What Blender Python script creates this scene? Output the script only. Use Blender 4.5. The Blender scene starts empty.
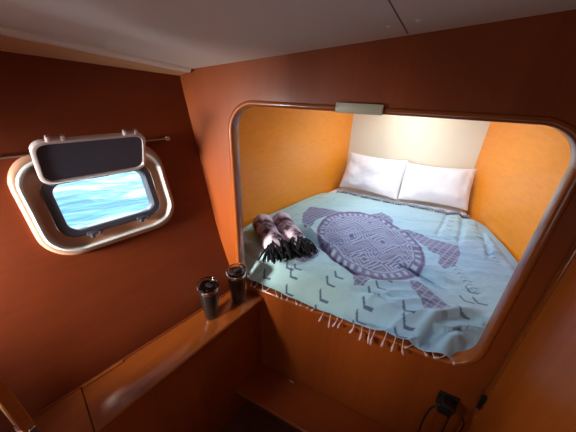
import bpy, bmesh, math, random
import numpy as np
from mathutils import Vector, Matrix, noise

random.seed(7)
S = 0.9                      # overall scale of the build units to metres
EYE = Vector((0, 0, 1.95))   # build units: z = 0 is eye height, floor at -1.95
C = bpy.context.scene.collection
scene = bpy.context.scene
PI = math.pi

# ------------------------------------------------------------------ camera frame
F = 258.0
_d = Vector((-20, 534, F)).normalized()
_X = Vector((591, 142, -F)); _X -= _X.dot(_d) * _d; _X.normalize()
_Z = -_d
_Y = _Z.cross(_X)
M3 = Matrix((_X, _Y, _Z))    # world <- camera (x right, y down, z forward)

def onZ(px, py, h):          # a bed-plane coordinate for the printed pattern
    r = M3 @ Vector((px - 288, py - 216, F))
    return r * (h / r.z)

# ------------------------------------------------------------------ materials
def mat(name, col, rough=.5, metal=0, coat=0, spec=.5, **kw):
    m = bpy.data.materials.new(name); m.use_nodes = True
    b = m.node_tree.nodes['Principled BSDF']
    b.inputs['Base Color'].default_value = (*col, 1)
    b.inputs['Roughness'].default_value = rough
    b.inputs['Metallic'].default_value = metal
    b.inputs['Coat Weight'].default_value = coat
    b.inputs['Coat Roughness'].default_value = kw.get('coat_rough', .12)
    b.inputs['Specular IOR Level'].default_value = spec
    if kw.get('trans'): b.inputs['Transmission Weight'].default_value = kw['trans']
    if kw.get('sheen'): b.inputs['Sheen Weight'].default_value = kw['sheen']
    # faint procedural variation so that no surface is perfectly flat
    nt = m.node_tree; N = nt.nodes; L = nt.links
    tc = N.new('ShaderNodeTexCoord'); no = N.new('ShaderNodeTexNoise')
    no.inputs['Scale'].default_value = kw.get('nscale', 14); no.inputs['Detail'].default_value = 5
    L.new(tc.outputs['Object'], no.inputs['Vector'])
    mx = N.new('ShaderNodeMix'); mx.data_type = 'RGBA'; mx.blend_type = 'MULTIPLY'
    mx.inputs[0].default_value = kw.get('var', .12)
    mx.inputs[6].default_value = (*col, 1)
    L.new(no.outputs['Color'], mx.inputs[7]); 
    ra = N.new('ShaderNodeValToRGB'); ra.color_ramp.elements[0].position = .3; ra.color_ramp.elements[1].position = .7
    ra.color_ramp.elements[0].color = (.55, .55, .55, 1)
    L.new(no.outputs['Fac'], ra.inputs[0]); L.new(ra.outputs[0], mx.inputs[7])
    L.new(mx.outputs[2], b.inputs['Base Color'])
    if kw.get('bump'):
        n2 = N.new('ShaderNodeTexNoise'); n2.inputs['Scale'].default_value = kw.get('bscale', 300)
        L.new(tc.outputs['Object'], n2.inputs['Vector'])
        bp = N.new('ShaderNodeBump'); bp.inputs['Strength'].default_value = kw['bump']; bp.inputs['Distance'].default_value = .003
        L.new(n2.outputs['Fac'], bp.inputs['Height']); L.new(bp.outputs['Normal'], b.inputs['Normal'])
    return m

def wood(name, c1, c2, axis=2, rough=.38, coat=.5, coat_rough=.12, scale=1.0, contrast=1.0):
    """varnished veneer: long fine grain along one axis"""
    m = bpy.data.materials.new(name); m.use_nodes = True
    nt = m.node_tree; N = nt.nodes; L = nt.links; b = N['Principled BSDF']
    tc = N.new('ShaderNodeTexCoord'); mp = N.new('ShaderNodeMapping')
    sc = [9 * scale] * 3; sc[axis] = .35 * scale
    mp.inputs['Scale'].default_value = sc
    L.new(tc.outputs['Object'], mp.inputs['Vector'])
    n1 = N.new('ShaderNodeTexNoise'); n1.inputs['Scale'].default_value = 1.6; n1.inputs['Detail'].default_value = 8
    n1.inputs['Roughness'].default_value = .6; n1.inputs['Distortion'].default_value = .5
    L.new(mp.outputs[0], n1.inputs['Vector'])
    r1 = N.new('ShaderNodeValToRGB')
    r1.color_ramp.elements[0].position = .5 - .28 / contrast; r1.color_ramp.elements[1].position = .5 + .28 / contrast
    r1.color_ramp.elements[0].color = (*c2, 1); r1.color_ramp.elements[1].color = (*c1, 1)
    L.new(n1.outputs['Fac'], r1.inputs[0])
    mp2 = N.new('ShaderNodeMapping'); sc2 = [38 * scale] * 3; sc2[axis] = 1.0 * scale
    mp2.inputs['Scale'].default_value = sc2; L.new(tc.outputs['Object'], mp2.inputs['Vector'])
    n2 = N.new('ShaderNodeTexNoise'); n2.inputs['Scale'].default_value = 1.5; n2.inputs['Detail'].default_value = 3
    L.new(mp2.outputs[0], n2.inputs['Vector'])
    r2 = N.new('ShaderNodeValToRGB'); r2.color_ramp.elements[0].position = .3; r2.color_ramp.elements[1].position = .6
    r2.color_ramp.elements[0].color = (.72, .68, .62, 1)
    L.new(n2.outputs['Fac'], r2.inputs[0])
    mx = N.new('ShaderNodeMix'); mx.data_type = 'RGBA'; mx.blend_type = 'MULTIPLY'; mx.inputs[0].default_value = .28
    L.new(r1.outputs[0], mx.inputs[6]); L.new(r2.outputs[0], mx.inputs[7])
    L.new(mx.outputs[2], b.inputs['Base Color'])
    b.inputs['Roughness'].default_value = rough; b.inputs['Coat Weight'].default_value = coat
    b.inputs['Coat Roughness'].default_value = coat_rough
    b.inputs['Specular IOR Level'].default_value = .3
    return m

CH1, CH2 = (.31, .064, .007), (.23, .042, .005)
M = {}
M['bulk'] = wood('cherry veneer upright grain', CH1, CH2, 2, rough=.45, coat=.25, coat_rough=.2)
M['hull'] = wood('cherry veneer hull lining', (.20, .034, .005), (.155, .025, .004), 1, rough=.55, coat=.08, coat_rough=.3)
M['locker'] = wood('cherry locker varnish', (.25, .058, .008), (.20, .044, .006), 1, rough=.25, coat=1, coat_rough=.13)
M['step'] = wood('cherry step varnish', CH1, CH2, 0, rough=.35, coat=.6, coat_rough=.15)
M['bunk'] = wood('golden cherry berth lining', (.95, .325, .016), (.88, .285, .013), 1, rough=.4, coat=.5, coat_rough=.2, contrast=.6)
M['trim'] = wood('cherry solid trim', (.34, .085, .013), (.28, .065, .010), 0, rough=.3, coat=.6, coat_rough=.12)
M['tantrim'] = wood('tan moulding', (.80, .50, .28), (.7, .42, .22), 1, rough=.4, coat=.4)
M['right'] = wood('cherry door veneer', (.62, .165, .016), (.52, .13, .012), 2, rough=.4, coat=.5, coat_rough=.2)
M['locker'].node_tree.nodes['Principled BSDF'].inputs['Coat IOR'].default_value = 1.8
M['floor'] = wood('dark teak sole', (.16, .055, .025), (.09, .03, .015), 1, rough=.45, coat=.3)
M['ceil'] = mat('taupe vinyl headliner', (.76, .71, .65), .6, bump=.15, bscale=500, var=.05)
M['white'] = mat('cream painted liner', (.86, .81, .68), .35, coat=.8, coat_rough=.28, var=.03)
M['frame'] = mat('glossy flange with tan reflection', (.44, .24, .155), .4, coat=.3, coat_rough=.2, var=.03)  # cream flange; the wood's reflection is put into its tan colour
M['ring_highlight'] = mat('pale window highlight ring', (.52, .55, .53), .45, var=.03)  # bright highlight line on the flange, modelled as a pale ring
M['gasket'] = mat('dark grey rubber gasket', (.05, .055, .075), .5)
M['alu'] = mat('clear edge acrylic and alloy', (.62, .52, .50), .3, metal=.3)
M['chrome'] = mat('polished steel', (.8, .78, .75), .15, metal=1, var=.02)
M['tint'] = mat('smoked acrylic', (.07, .07, .095), .12, coat=1, coat_rough=.03, var=.02)
M['black'] = mat('black plastic', (.012, .012, .014), .35)
M['mug'] = mat('dark powder coated steel', (.016, .012, .010), .3, coat=.3)
M['plate'] = mat('pale grey green plate', (.50, .50, .38), .4, var=.03)
M['sheet'] = mat('white cotton sheet', (.86, .85, .88), .85, bump=.2, bscale=400, sheen=.2, var=.04)
M['pillow'] = mat('white cotton pillowcase', (.84, .83, .88), .85, bump=.2, bscale=400, sheen=.2, var=.05, nscale=5)
M['tassel'] = mat('pale pink cotton tassel', (.62, .44, .43), .9, var=.2)
M['darktassel'] = mat('dark slate tassel', (.05, .06, .09), .9)
M['blackfringe'] = mat('black yarn fringe', (.006, .005, .007), .95, var=.3)
M['hem'] = mat('slate blue reverse of the spread', (.22, .27, .34), .9, var=.25, nscale=30, bump=.4, bscale=200)
M['linermetal'] = mat('white hatch frame', (.8, .8, .8), .4)

# clear glass / acrylic
def glass(name, col, rough=0.0):
    m = bpy.data.materials.new(name); m.use_nodes = True
    b = m.node_tree.nodes['Principled BSDF']
    b.inputs['Base Color'].default_value = (*col, 1); b.inputs['Roughness'].default_value = rough
    b.inputs['Transmission Weight'].default_value = 1; b.inputs['IOR'].default_value = 1.45
    return m
M['glass'] = glass('clear acrylic lid', (.75, .78, .85), .05)

# ------------------------------------------------------------------ mesh helpers
def mk(name, bm, m, parent=None, smooth=True, base=None, angle=40):
    """one bmesh -> ONE linked mesh object; base = the thing's origin (build coordinates)"""
    me = bpy.data.meshes.new(name)
    bmesh.ops.recalc_face_normals(bm, faces=bm.faces)
    if base is not None: bmesh.ops.translate(bm, verts=bm.verts, vec=-Vector(base))
    if smooth:
        for f in bm.faces: f.smooth = True
        lim = math.radians(angle)
        for e in bm.edges:
            if len(e.link_faces) == 2 and e.calc_face_angle(0) > lim: e.smooth = False
    bm.to_mesh(me); bm.free()
    for mm in (m if isinstance(m, (list, tuple)) else [m]): me.materials.append(mm)
    o = bpy.data.objects.new(name, me); C.objects.link(o)
    if parent is not None: o.parent = parent
    return o

def thing(name, loc, label, cat, group=None):
    o = bpy.data.objects.new(name, None); C.objects.link(o)
    o.location = loc; o['label'] = label; o['category'] = cat
    if group: o['group'] = group
    return o
def tag(o, label, cat, group=None):
    o['label'] = label; o['category'] = cat
    if group: o['group'] = group
    return o
def struct(o, label=None, cat=None):
    o['kind'] = 'structure'
    if label: o['label'] = label
    if cat: o['category'] = cat
    return o

def box(bm, c, s, rot=None, bevel=0, seg=2):
    r = bmesh.ops.create_cube(bm, size=1)
    vs = r['verts']
    for v in vs:
        v.co = Vector((v.co.x * s[0], v.co.y * s[1], v.co.z * s[2]))
    if bevel:
        es = list({e for v in vs for e in v.link_edges})
        rb = bmesh.ops.bevel(bm, geom=es, offset=bevel, segments=seg, affect='EDGES', profile=.5)
        vs = list({v for f in rb['faces'] for v in f.verts} | {v for v in vs if v.is_valid})
    for v in vs:
        p = v.co.copy()
        if rot is not None: p = rot @ p
        v.co = p + Vector(c)
    return vs

def lathe(bm, prof, n=40, mtx=None, cap=True):
    rings = []
    for r, z in prof:
        ring = []
        for i in range(n):
            a = 2 * PI * i / n
            p = Vector((r * math.cos(a), r * math.sin(a), z))
            ring.append(bm.verts.new(mtx @ p if mtx else p))
        rings.append(ring)
    for a, b in zip(rings, rings[1:]):
        for i in range(n):
            bm.faces.new((a[i], a[(i + 1) % n], b[(i + 1) % n], b[i]))
    if cap:
        bm.faces.new(rings[0][::-1]); bm.faces.new(rings[-1])

def tube(bm, pts, r, n=8, closed=False):
    pts = [Vector(p) for p in pts]; rings = []
    up = Vector((0.13, 0.2, 1)).normalized(); k = len(pts)
    for i, p in enumerate(pts):
        a = pts[(i - 1) % k] if closed or i else p; b = pts[(i + 1) % k] if closed or i < k - 1 else p
        t = (b - a).normalized()
        u = up - up.dot(t) * t
        if u.length < .05: u = Vector((1, 0, 0)) - t.x * t
        u.normalize(); w = t.cross(u); up = u
        rr = r[i] if isinstance(r, (list, tuple)) else r
        rings.append([bm.verts.new(p + rr * (math.cos(2 * PI * j / n) * u + math.sin(2 * PI * j / n) * w)) for j in range(n)])
    for i in range(k if closed else k - 1):
        a, b = rings[i], rings[(i + 1) % k]
        for j in range(n): bm.faces.new((a[j], a[(j + 1) % n], b[(j + 1) % n], b[j]))
    if not closed:
        bm.faces.new(rings[0][::-1]); bm.faces.new(rings[-1])

def rrect(x0, x1, z0, z1, r, n=10):
    """rounded rectangle outline, counter-clockwise list of (u, v)"""
    out = []
    for cx, cz, a0 in ((x1 - r, z1 - r, 0), (x0 + r, z1 - r, 90), (x0 + r, z0 + r, 180), (x1 - r, z0 + r, 270)):
        for i in range(n + 1):
            a = math.radians(a0 + 90 * i / n)
            out.append((cx + r * math.cos(a), cz + r * math.sin(a)))
    # extra points along the straight runs
    res = []
    for i, p in enumerate(out):
        q = out[(i + 1) % len(out)]; res.append(p)
        d = math.hypot(q[0] - p[0], q[1] - p[1])
        if d > .08:
            k = int(d / .05)
            for j in range(1, k): res.append((p[0] + (q[0] - p[0]) * j / k, p[1] + (q[1] - p[1]) * j / k))
    return res

def toRect(p, c, R):
    """where the ray c->p leaves the rectangle R=(u0,u1,v0,v1)"""
    dx, dz = p[0] - c[0], p[1] - c[1]; t = 1e9
    if dx > 1e-9: t = min(t, (R[1] - c[0]) / dx)
    if dx < -1e-9: t = min(t, (R[0] - c[0]) / dx)
    if dz > 1e-9: t = min(t, (R[3] - c[1]) / dz)
    if dz < -1e-9: t = min(t, (R[2] - c[1]) / dz)
    return (c[0] + dx * t, c[1] + dz * t)

def rays(ps, c, Rr, n=140):
    """hole outline and matching points on rectangle Rr (its corners included)"""
    angs = [2 * PI * k / n for k in range(n)] + [math.atan2(v - c[1], u - c[0]) % (2 * PI) for u in Rr[:2] for v in Rr[2:]]
    angs = sorted(set(round(a, 6) for a in angs)); A, B = [], []
    for a in angs:
        d = (math.cos(a), math.sin(a)); best = None
        for i, p in enumerate(ps):
            q = ps[(i + 1) % len(ps)]; ex, ez = q[0] - p[0], q[1] - p[1]
            det = d[0] * (-ez) + d[1] * ex
            if abs(det) < 1e-12: continue
            bx, bz = p[0] - c[0], p[1] - c[1]
            t = (bx * (-ez) + bz * ex) / det; s = (d[0] * bz - d[1] * bx) / det
            if t > 0 and -1e-6 <= s <= 1 + 1e-6: best = t if best is None else max(best, t)
        A.append((c[0] + d[0] * best, c[1] + d[1] * best)); B.append(toRect((c[0] + d[0], c[1] + d[1]), c, Rr))
    return A, B

def loft(bm, rings, closed=True):
    vr = [[bm.verts.new(Vector(p)) for p in ring] for ring in rings]
    n = len(vr[0])
    for a, b in zip(vr, vr[1:]):
        for i in range(n if closed else n - 1):
            bm.faces.new((a[i], a[(i + 1) % n], b[(i + 1) % n], b[i]))
    return vr

# ------------------------------------------------------------------ surfaces of the place
def hull_x(y, z):
    z = max(z, -1.12)
    x = -1.022 + .25 * (y - 1) - .18 * (z + .19)
    if z < -.62: x += .234 * (z + .62) ** 2
    return x
def ceil_z(x, y): return .174 + .10 * x - .12 * (y - 1) * (1 if y > 0 else 0) + (.12 * -1 * 0 if y > 0 else .12)
def hp(y, z, n=0.0):                      # point on the hull lining, n = distance into the cabin
    return Vector((hull_x(y, z), y, z)) + n * HN
HU = Vector((.25, 1, 0)).normalized()
HV = Vector((-.18, 0, 1)); HV -= HV.dot(HU) * HU; HV.normalize()
HN = HU.cross(HV)
REAR = -1.35

# --- left: the hull side lining with the hole of the portlight
WR = (.25, .87, -.66, -.16)
wc = (.565, -.41)
hole = rrect(.375, .745, -.54, -.30, .07)
bm = bmesh.new()
ys = [REAR, -1, -.6, -.25, 0, WR[0], .35, .45, .55, .65, .75, WR[1], .94, 1.0]
zs = [-1.95, -1.12, -1.0, -.9, -.8, -.72, WR[2], -.56, -.46, -.36, -.26, WR[3], -.05, None]
def hz(z, y):
    return ceil_z(hull_x(y, .1), y) + .02 if z is None else z
V = {}
for i, y in enumerate(ys):
    for j, z in enumerate(zs):
        zz = hz(z, y); V[i, j] = bm.verts.new((hull_x(y, zz), y, zz))
for i in range(len(ys) - 1):
    for j in range(len(zs) - 1):
        cy = (ys[i] + ys[i + 1]) / 2
        cz = -9 if zs[j + 1] is None else (zs[j] + zs[j + 1]) / 2
        if WR[0] < cy < WR[1] and WR[2] < cz < WR[3]: continue
        bm.faces.new((V[i, j], V[i + 1, j], V[i + 1, j + 1], V[i, j + 1]))
hA, rim = rays(hole, wc, WR)
loft(bm, [[hp(*p) for p in hA], [hp(*p) for p in rim]])
bmesh.ops.remove_doubles(bm, verts=bm.verts, dist=1e-5)
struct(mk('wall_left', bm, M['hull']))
# hull skin thickness around the portlight (tunnel)
# --- front bulkhead with the berth opening
OP = (-.785, .42, -1.055, -.055)
opn = rrect(*OP, .125, n=14)
opn_c = (-.18, -.55)
OUT = (-1.45, 1.15, -1.95, .42)
bm = bmesh.new()
oA, orim = rays(opn, opn_c, OUT, 220)
f3 = lambda ps, y: [(p[0], y, p[1]) for p in ps]
loft(bm, [f3(orim, 1.045), f3(oA, 1.045), f3(oA, 1.0), f3(orim, 1.0), f3(orim, 1.045)])
bmesh.ops.remove_doubles(bm, verts=bm.verts, dist=1e-5)
struct(mk('wall_front', bm, M['bulk'], smooth=False))
# rounded solid-wood lining of the opening
def offs(ps, d):     # outline grown by d
    out = []
    for i, p in enumerate(ps):
        a = ps[i - 1]; b = ps[(i + 1) % len(ps)]
        t = Vector((b[0] - a[0], b[1] - a[1])).normalized()
        out.append((p[0] + t.y * d, p[1] - t.x * d))
    return out
bm = bmesh.new()
prof = [(.016, .9995), (.016, .996), (.012, .993), (.002, .992), (-.004, .995), (-.006, 1.001), (-.006, 1.045), (-.004, 1.052), (.02, 1.056)]
loft(bm, [f3(offs(opn, d), y) for d, y in prof])
struct(mk('trim_1', bm, M['trim'], angle=60))

# --- right side: the cabin door panel, standing against the bulkhead
bm = bmesh.new()
box(bm, (.525, (REAR + 1) / 2, (-1.95 + .34) / 2), (.05, 1 - REAR - .002, 2.29))
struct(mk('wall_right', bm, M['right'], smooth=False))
bm = bmesh.new()
box(bm, (.497, .985, (-1.95 + .2) / 2), (.008, .026, 2.14), bevel=.003)
struct(mk('trim_3', bm, M['trim']))
# --- rear
bm = bmesh.new()
box(bm, (-.45, REAR - .02, -.8), (2.3, .04, 2.7))
struct(mk('wall_back', bm, M['bulk'], smooth=False))
# --- sole
bm = bmesh.new()
box(bm, (-.2, (REAR + 1) / 2, -1.97), (2.3, 1 - REAR, .04))
struct(mk('floor', bm, M['floor'], smooth=False))
# --- headliner: cambered sheet, seam and edge roll
bm = bmesh.new()
gx = np.linspace(-1.62, .52, 28); gy = np.linspace(REAR, .999, 26)
vv = [[bm.verts.new((x, y, ceil_z(x, y))) for x in gx] for y in gy]
for j in range(25):
    for i in range(27):
        bm.faces.new((vv[j][i], vv[j][i + 1], vv[j + 1][i + 1], vv[j + 1][i]))
r = bmesh.ops.extrude_face_region(bm, geom=list(bm.faces))
bmesh.ops.translate(bm, verts=[e for e in r['geom'] if isinstance(e, bmesh.types.BMVert)], vec=(0, 0, .03))
struct(mk('ceiling', bm, M['ceil']))
bm = bmesh.new()       # tan moulding under the headliner along the hull side
secs = []
for y in np.linspace(REAR + .05, .995, 24):
    x0 = hull_x(y, .1); 
    zc = ceil_z(x0, y)
    h = .018 + .035 * min(1, max(0, 1 - y))
    w = .05 + .05 * (1 - y)
    secs.append([(x0 - .02, y, zc + .01), (x0 + w + .03, y, zc + .012), (x0 + w + .018, y, zc - .004), (x0 + w, y, zc - .010), (x0 + .012, y, zc - h), (x0 - .02, y, zc - h)])
vr = loft(bm, secs); bm.faces.new(vr[0]); bm.faces.new(vr[-1])
struct(mk('trim_2', bm, M['tantrim'], angle=25))
bm = bmesh.new()       # rolled edge of the headliner beside it
pts = []
for y in np.linspace(REAR + .05, .99, 24):
    x0 = hull_x(y, .1) + .085 + .03 * (1 - y); pts.append((x0, y, ceil_z(x0, y) + .004))
tube(bm, pts, .020, 12)
struct(mk('trim_4', bm, M['ceil']))
bm = bmesh.new()       # seam strip between two headliner panels
a = Vector((-.135, .70, 0)); b = Vector((-.098, .985, 0))
pts = []
for t in np.linspace(-2.5, 1, 18):
    p = a + (b - a) * t; pts.append((p.x, p.y, ceil_z(p.x, p.y) + .0005))
tube(bm, pts, .0022, 6)
struct(mk('trim_5', bm, mat('dark headliner seam', (.16, .14, .12), .7)))

# two screw caps in the headliner near the bulkhead
def cap_mesh(base):
    bm = bmesh.new()
    lathe(bm, [(.0085, 0), (.0085, -.003), (.006, -.0055), (.001, -.006)], 20, Matrix.Translation(base))
    return bm
p1 = Vector((-.144, .892, ceil_z(-.144, .892))); p2 = Vector((-.069, .888, ceil_z(-.069, .888)))
cap = tag(mk('screw_cap', cap_mesh(p1), mat('pale screw cap', (.95, .85, .75), .4), base=p1),
          'small pale round screw cap in ceiling, nearer the ceiling seam', 'screw cap', 'screw caps in the ceiling')
cap.location = p1
c2 = cap.copy(); C.objects.link(c2); c2.location = p2
c2['label'] = 'small pale round screw cap in ceiling, farther right from the seam'

# ------------------------------------------------------------------ berth recess
BX0, BX1, BY = -.685, .535, 2.97
LW0 = Vector((-1.21, 1.047)); RW0 = Vector((1.01, 1.047))
ZB, ZT = -1.16, .06
def panel(name, a, b, z0, z1, m, inward, th=.03, n=1):
    a = Vector(a); b = Vector(b); d = (b - a).normalized(); nrm = Vector((-d.y, d.x))
    if nrm.dot(Vector(inward)) > 0: nrm = -nrm
    bm = bmesh.new()
    q = [a, b, b + nrm * th, a + nrm * th]
    lo = [bm.verts.new((p.x, p.y, z0)) for p in q]; hi = [bm.verts.new((p.x, p.y, z1)) for p in q]
    bm.faces.new(lo[::-1]); bm.faces.new(hi)
    for i in range(4): bm.faces.new((lo[i], lo[(i + 1) % 4], hi[(i + 1) % 4], hi[i]))
    return struct(mk(name, bm, m, smooth=False))
panel('wall_berth_left', LW0, (BX0, BY), ZB, ZT, M['bunk'], (1, 0))
panel('wall_berth_right', RW0, (BX1, BY), ZB, ZT, M['bunk'], (-1, 0))
panel('wall_berth_end', (BX0 - .0, BY), (BX1 + .0, BY), ZB, ZT, M['white'], (0, -1))
# deckhead of the berth with a deck hatch
HX0, HX1, HY0, HY1 = -.38, .22, 1.75, 2.40
bm = bmesh.new()
X = [-1.3, HX0, HX1, 1.1]; Yv = [1.046, HY0, HY1, BY + .03]
for i in range(3):
    for j in range(3):
        if i == 1 and j == 1: continue
        box(bm, ((X[i] + X[i + 1]) / 2, (Yv[j] + Yv[j + 1]) / 2, ZT + .02), (X[i + 1] - X[i], Yv[j + 1] - Yv[j], .04))
struct(mk('ceiling_berth', bm, M['white'], smooth=False))
bm = bmesh.new()
hr = rrect(HX0, HX1, HY0, HY1, .05)
g = lambda ps, z: [(p[0], p[1], z) for p in ps]
loft(bm, [g(offs(hr, .03), ZT - .001), g(offs(hr, .025), ZT - .012), g(hr, ZT - .014), g(hr, ZT + .10), g(offs(hr, .03), ZT + .10), g(offs(hr, .03), ZT - .001)])
struct(mk('window_2', bm, M['linermetal']))
# bunk board under the mattress
bm = bmesh.new()
box(bm, (-.08, 2.0, ZB - .0), (2.2, 1.9, .03))
struct(mk('trim_6', bm, M['bunk'], smooth=False), 'berth base board', 'board')
del bm

# ------------------------------------------------------------------ portlight (window_1) on the hull side
win = bpy.data.objects.new('window_1', None); C.objects.link(win); win['kind'] = 'structure'
WB = hp(.56, -.40); win.location = WB
def hring(ps, n): return [hp(p[0], p[1], n) for p in ps]
FR = rrect(.315, .805, -.605, -.215, .11, n=12)
bm = bmesh.new()
ins = lambda d: offs(FR, -d)
base_in = rrect(.385, .735, -.53, -.31, .05, n=12)
def blend(a, b, t): return [(p[0] + (q[0] - p[0]) * t, p[1] + (q[1] - p[1]) * t) for p, q in zip(a, b)]
def resample(ps, n=160):
    c = (sum(p[0] for p in ps) / len(ps), sum(p[1] for p in ps) / len(ps)); out = []
    for k in range(n):
        a = 2 * PI * k / n; d = (math.cos(a), math.sin(a)); best = None
        for i, p in enumerate(ps):
            q = ps[(i + 1) % len(ps)]
            ex, ez = q[0] - p[0], q[1] - p[1]
            det = d[0] * (-ez) + d[1] * ex
            if abs(det) < 1e-12: continue
            bx, bz = p[0] - c[0], p[1] - c[1]
            t = (bx * (-ez) + bz * ex) / det; s = (d[0] * bz - d[1] * bx) / det
            if t > 0 and -1e-6 <= s <= 1 + 1e-6: best = t if best is None else max(best, t)
        out.append((c[0] + d[0] * best, c[1] + d[1] * best))
    return out
A = resample(FR); B = resample(base_in)
rg = [(0, .0), (.0, .008), (.04, .018), (.14, .024), (.28, .024), (.38, .018), (.44, .008), (.55, .004), (.8, .006), (.92, .008), (1, .006), (1.0, -.03)]
loft(bm, [[hp(p[0], p[1], n) for p in blend(A, B, t)] for t, n in rg])
mk('window_flange', bm, M['frame'], win, base=WB, angle=60)
bm = bmesh.new()
loft(bm, [[hp(p[0], p[1], n) for p in blend(A, B, t)] for t, n in [(.20, .022), (.23, .028), (.30, .031), (.36, .028), (.40, .016), (.20, .022)]])
mk('highlight_ring', bm, M['ring_highlight'], win, base=WB, angle=60)
# recess tunnel through the hull skin
bm = bmesh.new()
loft(bm, [hring(B, -.028), hring(resample(rrect(.395, .725, -.525, -.315, .05)), -.045), hring(resample(rrect(.36, .77, -.56, -.28, .06)), -.045), hring(resample(rrect(.36, .77, -.56, -.28, .06)), -.002)])
mk('window_tunnel', bm, M['linermetal'], win, base=WB)
# dark gasket ring
bm = bmesh.new()
G0 = resample(rrect(.378, .742, -.535, -.305, .055)); G1 = resample(rrect(.408, .712, -.510, -.332, .035))
loft(bm, [hring(G0, .005), hring(blend(G0, G1, .1), .016), hring(blend(G0, G1, .8), .016), hring(G1, .010), hring(G1, -.03)])
mk('gasket', bm, M['gasket'], win, base=WB)
bm = bmesh.new()      # bright bead round the gasket
tube(bm, hring(G0, .010), .0028, 8, closed=True)
mk('bead', bm, M['chrome'], win, base=WB)
# catches on the lower rim
for y in (.475, .655):
    bm = bmesh.new()
    rot = Matrix((HU, HV, HN)).transposed()
    box(bm, hp(y, -.534, .018), (.055, .014, .014), rot, .003)
    box(bm, hp(y - .012, -.544, .022), (.014, .016, .02), rot, .003)
    box(bm, hp(y + .014, -.541, .020), (.010, .012, .02), rot, .003)
    mk('catch', bm, M['gasket'], win, base=WB)
# the opening lid, folded up past horizontal
LA = math.radians(33); LL = .168
LO = hp(.555, -.322, .034)
LV = math.cos(LA) * HV + math.sin(LA) * HN; LN = HU.cross(LV)
def lp(u, v, n=0): return LO + u * HU + v * LV + n * LN
lw = .172
LR0 = resample(rrect(-lw, lw, 0, LL, .036, n=12), 120)
def lid_in(d): 
    return resample(rrect(-lw + d, lw - d, d, LL - d, max(.01, .036 - d * .6), n=12), 120)
lid = bpy.data.objects.new('lid', None); 
bm = bmesh.new()
ring = [(0, -.006), (0, .008), (.003, .011), (.011, .011), (.013, .007), (.013, -.006)]
loft(bm, [[lp(p[0], p[1], n) for p in (LR0 if d == 0 else lid_in(d))] for d, n in ring] + [[lp(p[0], p[1], -.006) for p in LR0]])
lidf = mk('lid', bm, M['alu'], win, base=WB, angle=50)
bpy.data.objects.remove(lid)
bm = bmesh.new()
LI = lid_in(.012)
vr = loft(bm, [[lp(p[0], p[1], -.004) for p in LI], [lp(p[0], p[1], .006) for p in LI]])
bm.faces.new(vr[0]); bm.faces.new(vr[-1])
mk('smoked_pane', bm, M['tint'], lidf, base=WB)
for u in (-.105, .115):
    bm = bmesh.new()
    rot = Matrix((HU, LV, LN)).transposed()
    box(bm, lp(u, LL + .004, .008), (.050, .012, .014), rot, .003)
    box(bm, lp(u - .018, LL + .010, .010), (.012, .018, .018), rot, .003)
    box(bm, lp(u + .018, LL + .010, .010), (.012, .018, .018), rot, .003)
    mk('lid_catch', bm, M['alu'], lidf, base=WB)
bm = bmesh.new()
for u in (-.12, .0, .12):
    tube(bm, [lp(u - .03, -.004, 0), lp(u + .03, -.004, 0)], .006, 10)
mk('hinge', bm, M['gasket'], lidf, base=WB)

# thin curtain wire on the hull lining
cr = thing('curtain_wire', hp(.55, -.225), 'thin metal curtain wire running along hull side behind the raised window lid', 'curtain wire')
b0 = cr.location.copy()
bm = bmesh.new()
tube(bm, [hp(y, -.228 + .012 * math.sin((y - .1) * 1.6), .012) for y in np.linspace(-.25, .865, 24)], .0035, 8)
mk('wire', bm, mat('dull bronze wire', (.34, .22, .17), .4, metal=.5), cr, base=b0)
for y in (-.24, .30, .862):
    bm = bmesh.new()
    q = hp(y, -.228 + .012 * math.sin((y - .1) * 1.6), .008)
    box(bm, q, (.012, .018, .016), Matrix((HN, HU, HV)).transposed(), .003)
    mk('clip', bm, M['alu'], cr, base=b0)

# ------------------------------------------------------------------ sea outside
def sea_mat():
    m = bpy.data.materials.new('rippled turquoise sea'); m.use_nodes = True
    nt = m.node_tree; N = nt.nodes; L = nt.links; b = N['Principled BSDF']
    tc = N.new('ShaderNodeTexCoord'); mp = N.new('ShaderNodeMapping'); mp.inputs['Scale'].default_value = (1.0, 1.0, 1)
    mp.inputs['Rotation'].default_value = (0, 0, .5)
    L.new(tc.outputs['Object'], mp.inputs['Vector'])
    mp3 = N.new('ShaderNodeMapping'); mp3.inputs['Scale'].default_value = (1.6, .55, 1); L.new(mp.outputs[0], mp3.inputs['Vector'])
    n1 = N.new('ShaderNodeTexNoise'); n1.inputs['Scale'].default_value = 2.6; n1.inputs['Detail'].default_value = 6; n1.inputs['Distortion'].default_value = 1.5
    L.new(mp3.outputs[0], n1.inputs['Vector'])
    r = N.new('ShaderNodeValToRGB'); e = r.color_ramp.elements
    e[0].position = .36; e[0].color = (.010, .050, .066, 1)
    e[1].position = .66; e[1].color = (.13, .15, .15, 1)
    x = e.new(.5); x.color = (.030, .088, .098, 1)
    L.new(n1.outputs['Fac'], r.inputs[0]); L.new(r.outputs[0], b.inputs['Base Color'])
    b.inputs['Roughness'].default_value = .5; b.inputs['Specular IOR Level'].default_value = .06
    bp = N.new('ShaderNodeBump'); bp.inputs['Distance'].default_value = .08; bp.inputs['Strength'].default_value = .5
    L.new(n1.outputs['Fac'], bp.inputs['Height']); L.new(bp.outputs['Normal'], b.inputs['Normal'])
    return m
bm = bmesh.new()
gx = -1.75 - np.linspace(0, 1, 70) ** 2.2 * 60; gy = np.linspace(-1, 1, 70); gy = np.sign(gy) * np.abs(gy) ** 2 * 40 + 1.5
vv = [[bm.verts.new((x, y, -1.55 + .05 * noise.noise(Vector((x * .8, y * .8, 3))))) for x in gx] for y in gy]
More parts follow.
